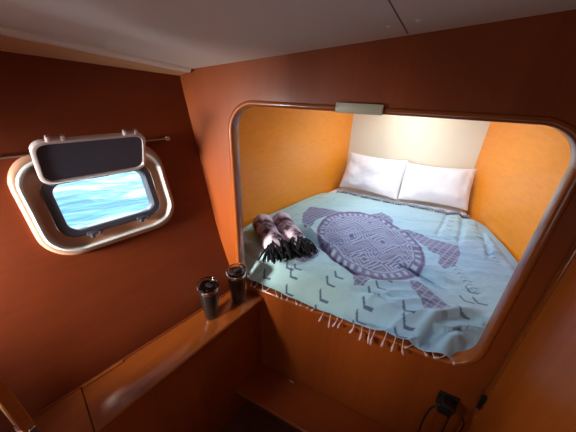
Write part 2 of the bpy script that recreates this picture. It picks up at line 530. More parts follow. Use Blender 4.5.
for j in range(69):
    for i in range(69): bm.faces.new((vv[j][i], vv[j][i + 1], vv[j + 1][i + 1], vv[j + 1][i]))
sea = mk('sea_water', bm, sea_mat()); sea['kind'] = 'structure'

# ------------------------------------------------------------------ side locker (bench) along the hull
def edge_x(y): return -.624 + .2035 * (y - .99)          # its front edge
LZ = -1.10
lk = thing('side_locker', (-.9, .3, -1.95), 'long varnished wooden locker bench along the hull side, under the window', 'locker')
lb = lk.location.copy()
bm = bmesh.new()
secs = []
ysl = np.linspace(REAR + .01, .998, 30)
for y in ysl:
    xe = edge_x(y) - .018
    xh = lambda z: hull_x(y, z) + .002
    secs.append([(xe, y, -1.949), (xe, y, LZ - .03), (xh(LZ - .03), y, LZ - .03), (xh(-1.5), y, -1.5), (xh(-1.949), y, -1.949)])
vr = loft(bm, secs); bm.faces.new(vr[0]); bm.faces.new(vr[-1])
mk('body', bm, M['bulk'], lk, base=lb, angle=30)
def slab(y0, y1, k0=0, k1=0, back=0.004, n=20, z1=LZ):
    """worktop piece with a rounded front nose"""
    bm = bmesh.new(); secs = []
    for y in np.linspace(y0, y1, n):
        xe = edge_x(y); xb = hull_x(y, z1) + back
        pr = [(xb, z1 - .029), (xe - .018, z1 - .029), (xe - .004, z1 - .026), (xe + .004, z1 - .018), (xe + .005, z1 - .010), (xe, z1 - .003), (xe - .010, z1), (xb, z1)]
        kk = k0 + (k1 - k0) * (y - y0) / (y1 - y0)
        secs.append([(x + .2 * kk * (x - xe), y + kk * (x - xe), z) for x, z in pr])
    vr = loft(bm, secs); bm.faces.new(vr[0]); bm.faces.new(vr[-1])
    return bm
GY = .150
mk('fixed_top', slab(REAR + .01, GY - .002, 0, -.3), M['locker'], lk, base=lb, angle=25)
mk('lid', slab(GY + .002, .997, -.3, 0), M['locker'], lk, base=lb, angle=25)
bm = bmesh.new()       # low fiddle strip at the back of the lid
tube(bm, [(hull_x(y, LZ) + .012, y, LZ + .003) for y in np.linspace(.215, .36, 8)], .006, 8)
mk('hinge_strip', bm, M['trim'], lk, base=lb)
bm = bmesh.new()       # quarter-round along the hull joint
tube(bm, [(hull_x(y, LZ) + .003, y, LZ + .001) for y in np.linspace(REAR + .02, .99, 30)], .0055, 8)
mk('back_bead', bm, M['hull'], lk, base=lb)

# ------------------------------------------------------------------ step in front of the berth
st = thing('berth_step', (-.1, .88, -1.95), 'wide low wooden step on the floor below the berth opening', 'step')
sb = st.location.copy()
bm = bmesh.new()
box(bm, (-.075, .915, -1.845), (1.13, .16, .209), bevel=.002)
mk('riser', bm, M['floor'], st, base=sb)
bm = bmesh.new()
y0 = .762
pr = [(y0 + .004, -1.7405), (y0, -1.733), (y0, -1.717), (y0 + .006, -1.7105), (.997, -1.7105), (.997, -1.7405)]
vr = loft(bm, [[(edge_x(y) - .0165, y, z) for y, z in pr], [(.492, y, z) for y, z in pr]]); bm.faces.new(vr[0]); bm.faces.new(vr[-1])
mk('tread', bm, M['step'], st, base=sb, angle=25)
bm = bmesh.new()
box(bm, (-.395, .975, -1.708), (.034, .007, .005), Matrix.Rotation(-.1, 3, 'Z'), .0015)
mk('catch', bm, M['alu'], st, base=sb)

# inlaid pale strips and boards of the sole
for k, x in enumerate((-.56, -.44, -.32, -.20, -.08, .04, .16, .28, .40)):
    bm = bmesh.new()
    box(bm, (x, (REAR + .75) / 2, -1.9495), (.006, .75 - REAR - .02, .002))
    mk('inlay_strip', bm, mat('dark seam of the sole', (.02, .012, .01), .7) if k == 0 else bpy.data.materials['dark seam of the sole'], bpy.data.objects['floor'])

# ------------------------------------------------------------------ cover plate above the opening
bm = bmesh.new()
box(bm, (-.212, .9895, -.046), (.166, .021, .034), bevel=.003)
pl = thing('cover_plate', (-.212, .992, -.052), 'pale grey-green rectangular plate fixed above the berth opening', 'plate')
pb = pl.location.copy()
mk('plate', bm, M['plate'], pl, base=pb)
for sx in (-.288, -.136):
    bm = bmesh.new()
    lathe(bm, [(.004, 0), (.004, .002), (.002, .003)], 14, Matrix.Translation((sx, .979, -.046)) @ Matrix.Rotation(PI / 2, 4, 'X'))
    mk('screw', bm, M['alu'], pl, base=pb)

# ------------------------------------------------------------------ socket with plug-in adapter and cables, lower right
sk = thing('power_adapter', (.39, .995, -1.29), 'black plug-in power adapter with looping cables, low on bulkhead beside right corner', 'power adapter')
kb = sk.location.copy()
bm = bmesh.new(); box(bm, (.392, .995, -1.285), (.085, .010, .085), bevel=.004)
mk('socket_plate', bm, M['black'], sk, base=kb)
bm = bmesh.new(); box(bm, (.385, .965, -1.285), (.058, .055, .070), Matrix.Rotation(.15, 3, 'Y'), .008, 3)
mk('adapter_body', bm, M['black'], sk, base=kb)
def bez(p, n=18):
    p = [Vector(q) for q in p]; out = []
    for i in range(n + 1):
        t = i / n; q = list(p)
        while len(q) > 1: q = [a.lerp(b, t) for a, b in zip(q, q[1:])]
        out.append(q[0])
    return out
for pts, rr in (([(.365, .95, -1.27), (.30, .93, -1.28), (.31, .93, -1.42), (.345, .95, -1.60), (.33, .96, -1.70)], .0045),
                ([(.405, .94, -1.31), (.40, .93, -1.42), (.42, .94, -1.55), (.41, .96, -1.70)], .004),
                ([(.41, .955, -1.265), (.47, .93, -1.25), (.485, .94, -1.36), (.46, .96, -1.44), (.44, .97, -1.70)], .0035)):
    bm = bmesh.new(); tube(bm, bez(pts), rr, 8)
    mk('cable', bm, mat('dark red brown cable', (.035, .010, .010), .4) if rr != .0045 else M['black'], sk, base=kb)

# small black hinge on the door edge
hg = thing('door_hinge', (.49, .97, -1.17), 'small black hinge on the edge of the right-hand door panel', 'hinge')
hb = hg.location.copy()
bm = bmesh.new(); box(bm, (.4915, .968, -1.17), (.006, .018, .085), bevel=.002)
mk('leaf', bm, M['black'], hg, base=hb)
bm = bmesh.new(); lathe(bm, [(.005, -.042), (.0055, -.04), (.0055, .04), (.005, .042)], 16, Matrix.Translation((.486, .968, -1.17)))
mk('barrel', bm, M['black'], hg, base=hb)

# ------------------------------------------------------------------ upright post with latch, bottom left near the camera
pt = thing('cabin_post', (-.86, .06, LZ), 'lit wooden door post with a chrome latch at bottom left corner', 'post')
pb2 = pt.location.copy()
PX, PY = -.90, .045
bm = bmesh.new(); box(bm, (PX, PY, (LZ + .1) / 2 - .001), (.055, .030, .1 - LZ - .004), bevel=.006, seg=3)
mk('upright', bm, M['trim'], pt, base=pb2)
bm = bmesh.new(); box(bm, (PX - .046, PY - .004, (LZ + .1) / 2), (.04, .026, .1 - LZ - .004), bevel=.004)
mk('side_panel', bm, M['tantrim'], pt, base=pb2)
lt_ = bmesh.new(); box(lt_, (PX + .005, PY - .006, -.965), (.062, .034, .012), bevel=.004)
box(lt_, (PX + .034, PY + .004, -.975), (.012, .016, .045), bevel=.004)
ltc = mk('latch', lt_, M['chrome'], pt, base=pb2)
bm = bmesh.new(); box(bm, (PX + .048, PY + .002, -.985), (.018, .020, .04), bevel=.004)
mk('latch_knob', bm, M['black'], ltc, base=pb2)

# ------------------------------------------------------------------ tumblers
def copy_tree(o, parent=None):
    c = o.copy(); C.objects.link(c)
    if parent is not None: c.parent = parent
    for ch in [x for x in bpy.data.objects if x.parent == o]: copy_tree(ch, c)
    return c
def ztr(x, y, z): return Matrix.Translation((x, y, z))
tm = thing('travel_tumbler', (-.787, .745, LZ + .001), 'dark insulated tumbler with clear lid on wooden locker, nearer the window', 'tumbler', 'tumblers on the locker')
bm = bmesh.new()
lathe(bm, [(.034, 0), (.037, .003), (.040, .03), (.044, .085), (.0475, .10), (.049, .115), (.054, .19), (.0545, .218), (.052, .221), (.049, .217), (.042, .06), (.038, .02), (.001, .018)], 48)
mk('body', bm, M['mug'], tm)
bm = bmesh.new()
lathe(bm, [(.0555, .196), (.0568, .198), (.0568, .214), (.0555, .216)], 48, cap=False)
mk('steel_band', bm, M['chrome'], tm)
bm = bmesh.new()
lathe(bm, [(.0485, .205), (.0575, .218), (.059, .226), (.0585, .237), (.056, .240), (.053, .236), (.050, .226), (.046, .222), (.001, .222)], 48)
ld = mk('lid', bm, M['glass'], tm)
bm = bmesh.new()
box(bm, (.012, 0, .229), (.045, .022, .012), bevel=.004)
mk('slider', bm, M['black'], ld)
tm.scale = (.92, .92, .92)
t2 = copy_tree(tm); t2.location = (-.732, .905, LZ + .001); t2.rotation_euler = (0, 0, 1.1)
t2['label'] = 'dark insulated tumbler with clear lid on wooden locker, beside the berth opening'

# ------------------------------------------------------------------ mattress with white sheet
def coons(front, right, head, left, u, v):
    """front/head run left->right, left/right run front->head; polyline functions of 0..1"""
    return (1 - v) * front(u) + v * head(u) + (1 - u) * left(v) + u * right(v) - \
        ((1 - u) * (1 - v) * front(0) + u * (1 - v) * front(1) + (1 - u) * v * head(0) + u * v * head(1))
def poly(pts):
    """smooth curve through points (numpy, Catmull-Rom sampled, arc-length parameter)"""
    P = np.array(pts, float); out = []
    Q = np.vstack([2 * P[0] - P[1], P, 2 * P[-1] - P[-2]])
    for i in range(1, len(Q) - 2):
        for t in np.linspace(0, 1, 24, endpoint=False):
            a, b, c, d = Q[i - 1], Q[i], Q[i + 1], Q[i + 2]
            out.append(.5 * ((2 * b) + (-a + c) * t + (2 * a - 5 * b + 4 * c - d) * t * t + (-a + 3 * b - 3 * c + d) * t ** 3))
    out.append(P[-1]); out = np.array(out)
    s = np.concatenate([[0], np.cumsum(np.linalg.norm(np.diff(out, axis=0), axis=1))]); s /= s[-1]
    return out, lambda t: np.stack([np.interp(t, s, out[:, 0]), np.interp(t, s, out[:, 1])], -1)
def seg_dist(P, line):
    d = np.full(len(P), 9.)
    for a, b in zip(line[:-1], line[1:]):
        ab = b - a; t = np.clip(((P - a) @ ab) / max(ab @ ab, 1e-12), 0, 1)
        d = np.minimum(d, np.linalg.norm(P - a - t[:, None] * ab, axis=1))
    return d

mt = thing('mattress', (-.08, 2.0, ZB + .015), 'thick white-sheeted berth mattress under the printed bedspread', 'mattress')
mb = mt.location.copy()
bm = bmesh.new()
mo = [(-.96, 1.20), (.66, 1.20), (.76, 1.5), (.76, 2.0), (.62, 2.5), (.535, 2.88), (.50, 2.93), (-.64, 2.93), (-.70, 2.86), (-.84, 2.3), (-.98, 1.8), (-1.05, 1.35)]
cx = Vector((-.05, 2.0))
rings = []
for k, z in ((1, ZB + .016), (1, -1.06), (.995, -1.0), (.975, -.975), (.94, -.965)):
    rings.append([(cx.x + (p[0] - cx.x) * k, cx.y + (p[1] - cx.y) * k, z) for p in mo])
vr = loft(bm, rings); bm.faces.new(vr[0]); bm.faces.new(vr[-1])
mk('fitted_sheet', bm, M['sheet'], mt, base=mb, angle=50)

# ------------------------------------------------------------------ the bedspread, a printed cloth with a turtle
FRp, fr_f = poly([(-1.00, 1.13), (-.90, 1.10), (-.775, 1.055), (-.72, 1.012), (-.5, 1.004), (-.2, 1.000), (.1, 1.000), (.3, 1.004), (.385, 1.03), (.45, 1.075), (.60, 1.10), (.74, 1.13)])
HDp, hd_f = poly([(-.66, 2.56), (-.45, 2.53), (-.2, 2.52), (0, 2.515), (.2, 2.51), (.4, 2.53), (.56, 2.57)])
LFp, lf_f = poly([(-1.00, 1.13), (-1.05, 1.30), (-1.035, 1.6), (-.945, 1.95), (-.86, 2.28), (-.78, 2.48), (-.66, 2.56)])
RTp, rt_f = poly([(.74, 1.13), (.80, 1.4), (.775, 1.75), (.74, 2.05), (.69, 2.30), (.64, 2.48), (.56, 2.57)])
NU, NV = 470, 400
uu, vvv = np.meshgrid(np.linspace(0, 1, NU), np.linspace(0, 1, NV) ** 1.12)
u1, v1 = uu.ravel(), vvv.ravel()
U_ = u1[:, None]; V_ = v1[:, None]
XY = (1 - V_) * fr_f(u1) + V_ * hd_f(u1) + (1 - U_) * lf_f(v1) + U_ * rt_f(v1) - \
    ((1 - U_) * (1 - V_) * fr_f(np.zeros(1)) + U_ * (1 - V_) * fr_f(np.ones(1)) + (1 - U_) * V_ * hd_f(np.zeros(1)) + U_ * V_ * hd_f(np.ones(1)))
BZ = -.93
def sm(x): x = np.clip(x, 0, 1); return x * x * (3 - 2 * x)
dF = seg_dist(XY, FRp[::6]); dL = seg_dist(XY, LFp[::6]); dR = seg_dist(XY, RTp[::6]); dH = seg_dist(XY, HDp[::6])
x_, y_ = XY[:, 0], XY[:, 1]
_rng = np.random.RandomState(5)
def vnoise(x, y, seed=0):
    """smooth value noise"""
    r = np.random.RandomState(seed).rand(64, 64)
    xi = np.floor(x).astype(int); yi = np.floor(y).astype(int); fx = x - xi; fy = y - yi
    fx = fx * fx * (3 - 2 * fx); fy = fy * fy * (3 - 2 * fy)
    g = lambda a, b: r[a % 64, b % 64]
    return (g(xi, yi) * (1 - fx) + g(xi + 1, yi) * fx) * (1 - fy) + (g(xi, yi + 1) * (1 - fx) + g(xi + 1, yi + 1) * fx) * fy - .5
h = np.full(len(XY), BZ)
h -= .100 * (1 - sm(dF / .14)) ** .9
h -= .060 * (1 - sm(dL / .10)) ** 1.5
h -= .075 * (1 - sm(dR / .12)) ** 1.5
h -= .012 * (1 - sm(dH / .06))
# broad softness, soft creases running diagonally, fine rumples
h += .018 * vnoise(x_ * 3 + 5, y_ * 3, 1) + .009 * vnoise(x_ * 7, y_ * 6 + 3, 2)
c30, s30 = math.cos(-.55), math.sin(-.55)
xr, yr = x_ * c30 - y_ * s30, x_ * s30 + y_ * c30
wx = vnoise(x_ * 2.5, y_ * 2.5, 9) * .25
h += .028 * (np.abs(vnoise(xr * 3, (yr + wx) * 16, 3)) * -2 + .5) * (.5 + vnoise(x_ * 2, y_ * 2, 4)) 
h += .0065 * vnoise(xr * 8, yr * 30, 6) + .0025 * vnoise(x_ * 50, y_ * 45, 7)
# creases fanning out near the right edge
fan = sm((.75 - dR / .45)) * sm((y_ - 1.5) / .4)
h += .012 * fan * np.sin((x_ * 46 - (y_ - 2.6) * 10) + 3 * vnoise(x_ * 4, y_ * 3, 8))
def px(*p, z=BZ):
    q = onZ(p[0], p[1], z); return np.array([q.x, q.y])
def crease(pts, w, d, side=0):
    L_ = np.array([px(*p) for p in pts]); dd = seg_dist(XY, L_)
    # fade the crease out toward both ends
    ends = np.minimum(np.linalg.norm(XY - L_[0], axis=1), np.linalg.norm(XY - L_[-1], axis=1))
    return 1.5 * d * np.exp(-(dd / w) ** 2) * sm(ends / .12 + .15)
for pts, w, d in [
    ([(296, 226), (306, 235), (319, 246), (340, 262), (362, 278)], .020, -.020),
    ([(300, 222), (312, 232), (330, 248), (350, 263)], .022, .014),
    ([(391, 258), (405, 266), (425, 276), (446, 287)], .016, -.020),
    ([(402, 258), (420, 268), (445, 279), (462, 284)], .018, .012),
    ([(405, 266), (425, 280), (455, 292)], .014, -.012),
    ([(318, 276), (350, 288), (385, 292), (410, 300)], .012, -.008),
    ([(360, 283), (390, 300), (420, 312)], .014, -.009),
    ([(425, 330), (438, 322), (452, 317), (470, 317), (484, 321)], .026, -.045),
    ([(420, 324), (436, 315), (455, 310), (475, 311), (486, 314)], .026, .018),
    ([(440, 338), (455, 330), (470, 328), (480, 331)], .022, .020),
    ([(452, 345), (466, 339), (476, 335)], .016, -.020),
    ([(242, 243), (252, 252), (266, 258)], .014, -.012),
    ([(330, 318), (362, 312), (400, 322), (430, 330)], .020, .012),
    ([(345, 300), (372, 306), (402, 316)], .018, -.014),
    ([(463, 214), (462, 228), (458, 246)], .018, -.012),
    ([(478, 222), (486, 240), (490, 262)], .018, -.012),
    ([(448, 211), (443, 224), (436, 236)], .016, -.009),
]:
    h += crease(pts, w, d)
h = np.maximum(h, BZ - .125)
# the hem stays above the sill of the opening
h = np.where(y_ < 1.07, np.maximum(h, -1.042), h)
h = np.maximum(h, np.where(dF + 0 > .10, -.957, -9))

# ---- printed pattern, as one colour per point of the cloth
def srgb(r, g, b):
    c = np.array([r, g, b]) / 255.
    return np.where(c <= .04045, c / 12.92, ((c + .055) / 1.055) ** 2.4)
base = srgb(156, 190, 203); green = srgb(166, 201, 196); blue = srgb(138, 174, 204)
mauve = srgb(98, 95, 134); mauve2 = srgb(80, 76, 118); pale = srgb(158, 178, 202); slate = srgb(58, 76, 110)
tw = np.clip(.5 + 1.6 * vnoise(x_ * 2.2 + 3, y_ * 2.2, 11), 0, 1)[:, None]
col = base * (1 - tw) + (green * sm(.5 - (x_ + .1) * 1.5)[:, None] + blue * (1 - sm(.5 - (x_ + .1) * 1.5))[:, None]) * tw
def inpoly(pp):
    P = np.array([px(*p) for p in pp]); ins = np.zeros(len(XY), bool)
    j = len(P) - 1
    for i in range(len(P)):
        c = ((P[i, 1] > y_) != (P[j, 1] > y_)) & (x_ < (P[j, 0] - P[i, 0]) * (y_ - P[i, 1]) / (P[j, 1] - P[i, 1] + 1e-12) + P[i, 0])
        ins ^= c; j = i
    return ins
def paint(mask, c, a=1.0):
    global col
    k = (np.asarray(mask, float) * a)[:, None]; col = col * (1 - k) + c * k
wob = .012 * vnoise(x_ * 12, y_ * 12, 12)
# shell: fitted ellipse in cloth coordinates
SHP = [(318, 226), (328, 216), (348, 212), (372, 215), (398, 224), (416, 238), (425, 255), (423, 268), (410, 277), (385, 281), (362, 277), (345, 266), (330, 252), (320, 239)]
sp = np.array([px(*p) for p in SHP]); sc_ = (sp.max(0) + sp.min(0)) / 2
A_ = np.column_stack([(sp - sc_)[:, 0] ** 2, (sp - sc_)[:, 0] * (sp - sc_)[:, 1], (sp - sc_)[:, 1] ** 2])
k_, *_ = np.linalg.lstsq(A_, np.ones(len(sp)), rcond=None)
Q = np.array([[k_[0], k_[1] / 2], [k_[1] / 2, k_[2]]]); ev, evec = np.linalg.eigh(Q)
D_ = XY - sc_
e1 = D_ @ evec[:, 0] * math.sqrt(max(ev[0], .5)); e2 = D_ @ evec[:, 1] * math.sqrt(max(ev[1], .5))
rho = np.hypot(e1, e2) + wob; th = np.arctan2(e2, e1)
# limbs first
LIMB = [
    [(302, 222), (303, 213), (310, 207), (326, 209), (345, 213), (356, 217), (342, 220), (325, 217), (316, 220), (310, 228), (305, 229)],
    [(404, 229), (416, 232), (430, 238), (446, 243), (458, 246), (460, 256), (455, 266), (444, 269), (438, 263), (440, 256), (430, 251), (418, 241)],
    [(409, 281), (417, 281), (428, 288), (442, 300), (452, 308), (440, 312), (424, 309), (420, 298), (412, 289)],
    [(293, 254), (299, 250), (310, 248), (320, 251), (318, 257), (305, 262), (296, 261)],
    [(352, 270), (362, 276), (370, 280), (364, 285), (354, 285), (353, 277)],
    [(370, 218), (372, 214), (382, 212), (392, 218), (394, 228), (386, 232), (376, 226)],
]
for L_ in LIMB:
    ins = inpoly(L_); paint(ins, mauve, .95)
    a = np.abs(((x_ * 17 + y_ * 9) % 1) - .5) + np.abs(((y_ * 19 - x_ * 8) % 1) - .5)
    paint(ins & (np.abs(a - .5) < .10), pale, .55)
paint((rho < 1.0), mauve, .95)
paint((rho < .98) & (rho > .95), mauve2)
dots = (np.abs(((th / (2 * PI) * 44) % 1) - .5) < .24) & (rho > .85) & (rho < .93)
paint(dots, pale, .8)
inn = rho < .80
paint((rho > .80) & (rho < .825), pale, .7)
# concentric diamond maze inside the shell
D1 = XY - sc_
ca, sa = math.cos(.12), math.sin(.12)
p_ = (D1[:, 0] * ca + D1[:, 1] * sa) / .215; q_ = (-D1[:, 0] * sa + D1[:, 1] * ca) / .27
row = np.floor(q_ + .5); pp = p_ + .5 * (row % 2)
fp = np.abs(pp - np.floor(pp) - .5) * 2; fq = np.abs(q_ + .5 - np.floor(q_ + .5) - .5) * 2
dm = fp + fq                      # 0 centre of cell .. 2 corner
band = (dm * 4.0) % 1
paint(inn & (band < .42) & (dm < 1.25), pale, .80)
paint(inn & (dm >= 1.25) & (((fp - fq) * 5 % 1) < .40), pale, .65)
paint(inn & (dm < .14), mauve2)
# chevrons (open arrow marks)
def chev(pxy, ang, s=.030, w=.0055, c=slate, a=.9):
    o = px(*pxy); d = XY - o; ca, sa = math.cos(ang), math.sin(ang)
    near = np.abs(d).max(1) < s * 2
    lx = d[:, 0] * ca + d[:, 1] * sa; ly = -d[:, 0] * sa + d[:, 1] * ca
    m = near & (np.abs(lx + np.abs(ly) * .62) < w) & (np.abs(ly) < s)
    paint(m, c, a)
for p in [(259, 258), (264, 268), (287, 267), (291, 272), (287, 280), (295, 268),
          (328, 281), (322, 288), (318, 296), (336, 277), (345, 269),
          (378, 287), (371, 291), (366, 300), (361, 306), (358, 311), (384, 281), (312, 302)]:
    chev(p, -2.12, .036, .0065)
for p in [(408, 316), (402, 322), (406, 308), (398, 330), (422, 300), (465, 300), (461, 312), (470, 291), (478, 302)]:
    chev(p, -2.12, .036, .0065)
for i in range(13):       # two ladders of small chevrons on the right side
    chev((470 + i * 1.6 + .12 * i * i * .5, 218 + i * 4.0), -PI / 2, .026, .0045, a=.75)
for i in range(7):
    chev((452 - i * .7, 214 + i * 4.2), -PI / 2, .020, .0040, a=.65)
for i in range(8): chev((291 + i * 6, 216 - i * 2.2), PI / 2 + .4, .018, .0035, a=.55)
for i in range(9): chev((450 + i * 3.2, 262 + i * 3.6), 2.0, .024, .0045, a=.55)
# striped woven hem near the head and a darker border
paint((dH < .012), slate, .8)
paint((dH < .05) & (dH > .042), slate, .25)
col *= (1 + .05 * vnoise(x_ * 120, y_ * 120, 13))[:, None]

bp_ = thing('bedspread', (-.1, 1.8, BZ), 'pale aqua bedspread printed with a large mauve turtle, fringed edge', 'bedspread')
bb = np.array(bp_.location)
co = np.column_stack([x_, y_, h]) - bb
me = bpy.data.meshes.new('printed_cloth')
idx = np.arange(NU * NV).reshape(NV, NU)
fc = np.stack([idx[:-1, :-1], idx[:-1, 1:], idx[1:, 1:], idx[1:, :-1]], -1).reshape(-1, 4)
me.vertices.add(NU * NV); me.vertices.foreach_set('co', co.ravel())
me.loops.add(fc.size); me.loops.foreach_set('vertex_index', fc.ravel())
me.polygons.add(len(fc)); me.polygons.foreach_set('loop_start', np.arange(0, fc.size, 4))
me.polygons.foreach_set('use_smooth', np.ones(len(fc), bool))
me.update(); me.validate()
ca_ = me.color_attributes.new('print', 'FLOAT_COLOR', 'POINT')
ca_.data.foreach_set('color', np.column_stack([np.clip(col, 0, 1), np.ones(len(col))]).ravel())
mm = bpy.data.materials.new('printed cotton cloth'); mm.use_nodes = True
nt = mm.node_tree; b = nt.nodes['Principled BSDF']
at_ = nt.nodes.new('ShaderNodeAttribute'); at_.attribute_name = 'print'
nt.links.new(at_.outputs['Color'], b.inputs['Base Color'])
b.inputs['Roughness'].default_value = .8; b.inputs['Sheen Weight'].default_value = .25
tc = nt.nodes.new('ShaderNodeTexCoord'); n2 = nt.nodes.new('ShaderNodeTexNoise'); n2.inputs['Scale'].default_value = 260
nt.links.new(tc.outputs['Object'], n2.inputs['Vector'])
bu = nt.nodes.new('ShaderNodeBump'); bu.inputs['Strength'].default_value = .3; bu.inputs['Distance'].default_value = .002
nt.links.new(n2.outputs['Fac'], bu.inputs['Height']); nt.links.new(bu.outputs['Normal'], b.inputs['Normal'])
me.materials.append(mm)
cloth = bpy.data.objects.new('printed_cloth', me); C.objects.link(cloth); cloth.parent = bp_
sol = cloth.modifiers.new('thickness', 'SOLIDIFY'); sol.thickness = .003; sol.offset = -1
def cloth_z(x, y):
    d = (x_ - x) ** 2 + (y_ - y) ** 2; return float(h[int(np.argmin(d))])
BB = Vector(bp_.location)

# folded-back hem at the head end: a rolled slate band
bm = bmesh.new(); secs = []
for t in np.linspace(0.0, 1.0, 90):
    p = hd_f(np.array([t]))[0]; z = cloth_z(p[0], p[1] - .01)
    w = .050 + .010 * math.sin(t * 17) + .006 * math.sin(t * 41); hh = .018 + .005 * math.sin(t * 23)
    sec = []
    for k in range(10):
        a = 2 * PI * k / 10
        sec.append((p[0], p[1] + .012 + w * .5 * math.cos(a), z + .010 + hh * .5 * math.sin(a) + .003 * math.sin(t * 70 + k)))
    secs.append(sec)
vr = loft(bm, secs); bm.faces.new(vr[0]); bm.faces.new(vr[-1])
hem = mk('folded_hem', bm, M['hem'], bp_, base=BB, angle=80)
hem['label'] = 'slate blue folded-back hem'
random.seed(3)
def tassel_bm(p, dirn, L_, r=.0042, bulb=True):
    """a short twisted cord ending in a small tuft"""
    bm = bmesh.new(); p = Vector(p); d = Vector(dirn); pts = [p]
    side = Vector((random.uniform(-.5, .5), random.uniform(-.1, .1), 0))
    pts = [p, p + d * L_ * .3 + side * L_ * .25, p + d * L_ * .65 - side * L_ * .1, p + d * L_]
    pts = bez(pts, 8)
    if bulb: rr = [r * .5, r * .45, r * .42, r * .42, r * .5, r * .9, r * 1.25, r * 1.25, r * .7]
    else: rr = [r * .6] * 8 + [r * .3]
    tube(bm, pts, rr, 7)
    return bm
# dark short tassels along the head hem
for i in range(62):
    t = (i + .5) / 62; p = hd_f(np.array([t]))[0]; y = p[1] - .022
    z = cloth_z(p[0], y) + .009
    d = Vector((random.uniform(-.5, .5), -1, -.12)).normalized()
    o = mk('tassel', tassel_bm((p[0], y + .008, z + .002), d, random.uniform(.016, .028), .006, False), M['darktassel'], bp_, base=BB)
# pale tassels along the front edge, hanging over the sill
n = 30
for i in range(n):
    t = .13 + (.80 - .13) * (i + random.uniform(.2, .8)) / n
    p = fr_f(np.array([t]))[0]
    z = cloth_z(p[0], p[1])
    over = .40 < t < .66
    y = p[1] - .002
    st_ = Vector((p[0], y, z + .001))
    if over and random.random() < .85:
        L_ = random.uniform(.030, .055)
        bm = bmesh.new(); q = .968
        pts = bez([st_, (p[0], .985, -1.03), (p[0] + random.uniform(-.012, .012), q - .008, -1.045), (p[0] + random.uniform(-.015, .015), q - .004, -1.045 - L_)], 9)
        r = .0036
        tube(bm, pts, [r * .6, r * .5, r * .5, r * .5, r * .5, r * .6, r * 1.0, r * 1.5, r * 1.5, r * .8], 8)
    else:
        L_ = random.uniform(.025, .045)
        bm = bmesh.new()
        dx = random.uniform(-.03, .03)
        pts = bez([st_, (p[0] + dx * .3, y - .008, -1.036), (p[0] + dx, y - .018, -1.040), (p[0] + dx * 1.6, y - .006 - L_ * .5, -1.041)], 8)
        r = .0036
        tube(bm, [(a.x, max(a.y, .972), max(a.z, -1.0415) if a.y > .99 else a.z) for a in pts], [r * .6, r * .5, r * .5, r * .5, r * .6, r, r * 1.5, r * 1.4, r * .7], 8)
    mk('tassel', bm, M['tassel'], bp_, base=BB)

# ------------------------------------------------------------------ pillows
def pillow(name, c, w, hgt, th, rot, seed, label, c0=None):
    """soft pillow; local x = width, y = height, z = thickness; rot = world matrix 3x3"""
    n, m_ = 54, 40
    bm = bmesh.new(); rs = []
    for sgn in (1, -1):
        g_ = []
        for j in range(m_ + 1):
            row = []
            for i in range(n + 1):
                a = i / n * 2 - 1; b_ = j / m_ * 2 - 1
                e = (1 - abs(a) ** 3.2) * (1 - abs(b_) ** 2.8)
                t = th * .5 * max(e, 0) ** .55
                pinch = 1 - .06 * (1 - abs(b_)) * abs(a) ** 4; pin2 = 1 - .10 * (1 - abs(a) ** 2) * abs(b_) ** 4
                x = a * w / 2 * (1 - .03 * (1 - b_ * b_)) ; y = b_ * hgt / 2 * pin2
                q = Vector((a * 2.2 + seed, b_ * 1.8, seed * 1.3))
                wr = noise.noise(q * 1.2) * .018 + noise.noise(q * 3.0) * .004
                wr += .005 * (1 - abs(noise.noise(Vector((a * 5 + b_ * 2, b_ * 2.5 - a, seed)))) * 4) * abs(a) ** 2
                edge = min(1, e * 3)
                z = sgn * t + wr * edge * (1 if sgn > 0 else .4)
                z += .012 * a * b_
                row.append(bm.verts.new(rot @ Vector((x, y, z)) + Vector(c)))
            g_.append(row)
        for j in range(m_):
            for i in range(n):
                bm.faces.new((g_[j][i], g_[j][i + 1], g_[j + 1][i + 1], g_[j + 1][i]))
    bmesh.ops.remove_doubles(bm, verts=bm.verts, dist=.0004)
    base = Vector(c)
    t_ = thing(name, base, label, 'pillow', 'white bed pillows')
    mk('pillowcase', bm, M['pillow'], t_, base=base, angle=180)
    # stitched flange seam round the edge
    bm = bmesh.new(); pts = []
    per = [(a, -1) for a in np.linspace(-1, 1, 30)] + [(1, b) for b in np.linspace(-1, 1, 20)[1:]] + [(a, 1) for a in np.linspace(1, -1, 30)[1:]] + [(-1, b) for b in np.linspace(1, -1, 20)[1:-1]]
    for a, b_ in per:
        pin2 = 1 - .10 * (1 - abs(a) ** 2) * abs(b_) ** 4
        pts.append(rot @ Vector((a * w / 2 * (1 - .03 * (1 - b_ * b_)), b_ * hgt / 2 * pin2, .012 * a * b_)) + Vector(c))
    tube(bm, pts, .0035, 6, closed=True)
    mk('seam', bm, M['pillow'], t_, base=base, angle=180)
    return t_
def prot(lean, yaw, roll):
    # local z (thickness) points toward the foot of the bed and up
    R_ = Matrix.Rotation(yaw, 3, 'Z') @ Matrix.Rotation(PI / 2 - lean, 3, 'X') @ Matrix.Rotation(roll, 3, 'Z')
    return R_
pillow('pillow', (-.355, 2.76, -.755), .595, .40, .15, prot(math.radians(30), -.03, -.03), 1.3, 'white pillow propped against the cream wall, the left one of two')
pillow('pillow', (.240, 2.775, -.765), .60, .385, .15, prot(math.radians(30), .03, .015), 4.7, 'white pillow propped against the cream wall, the right one of two')

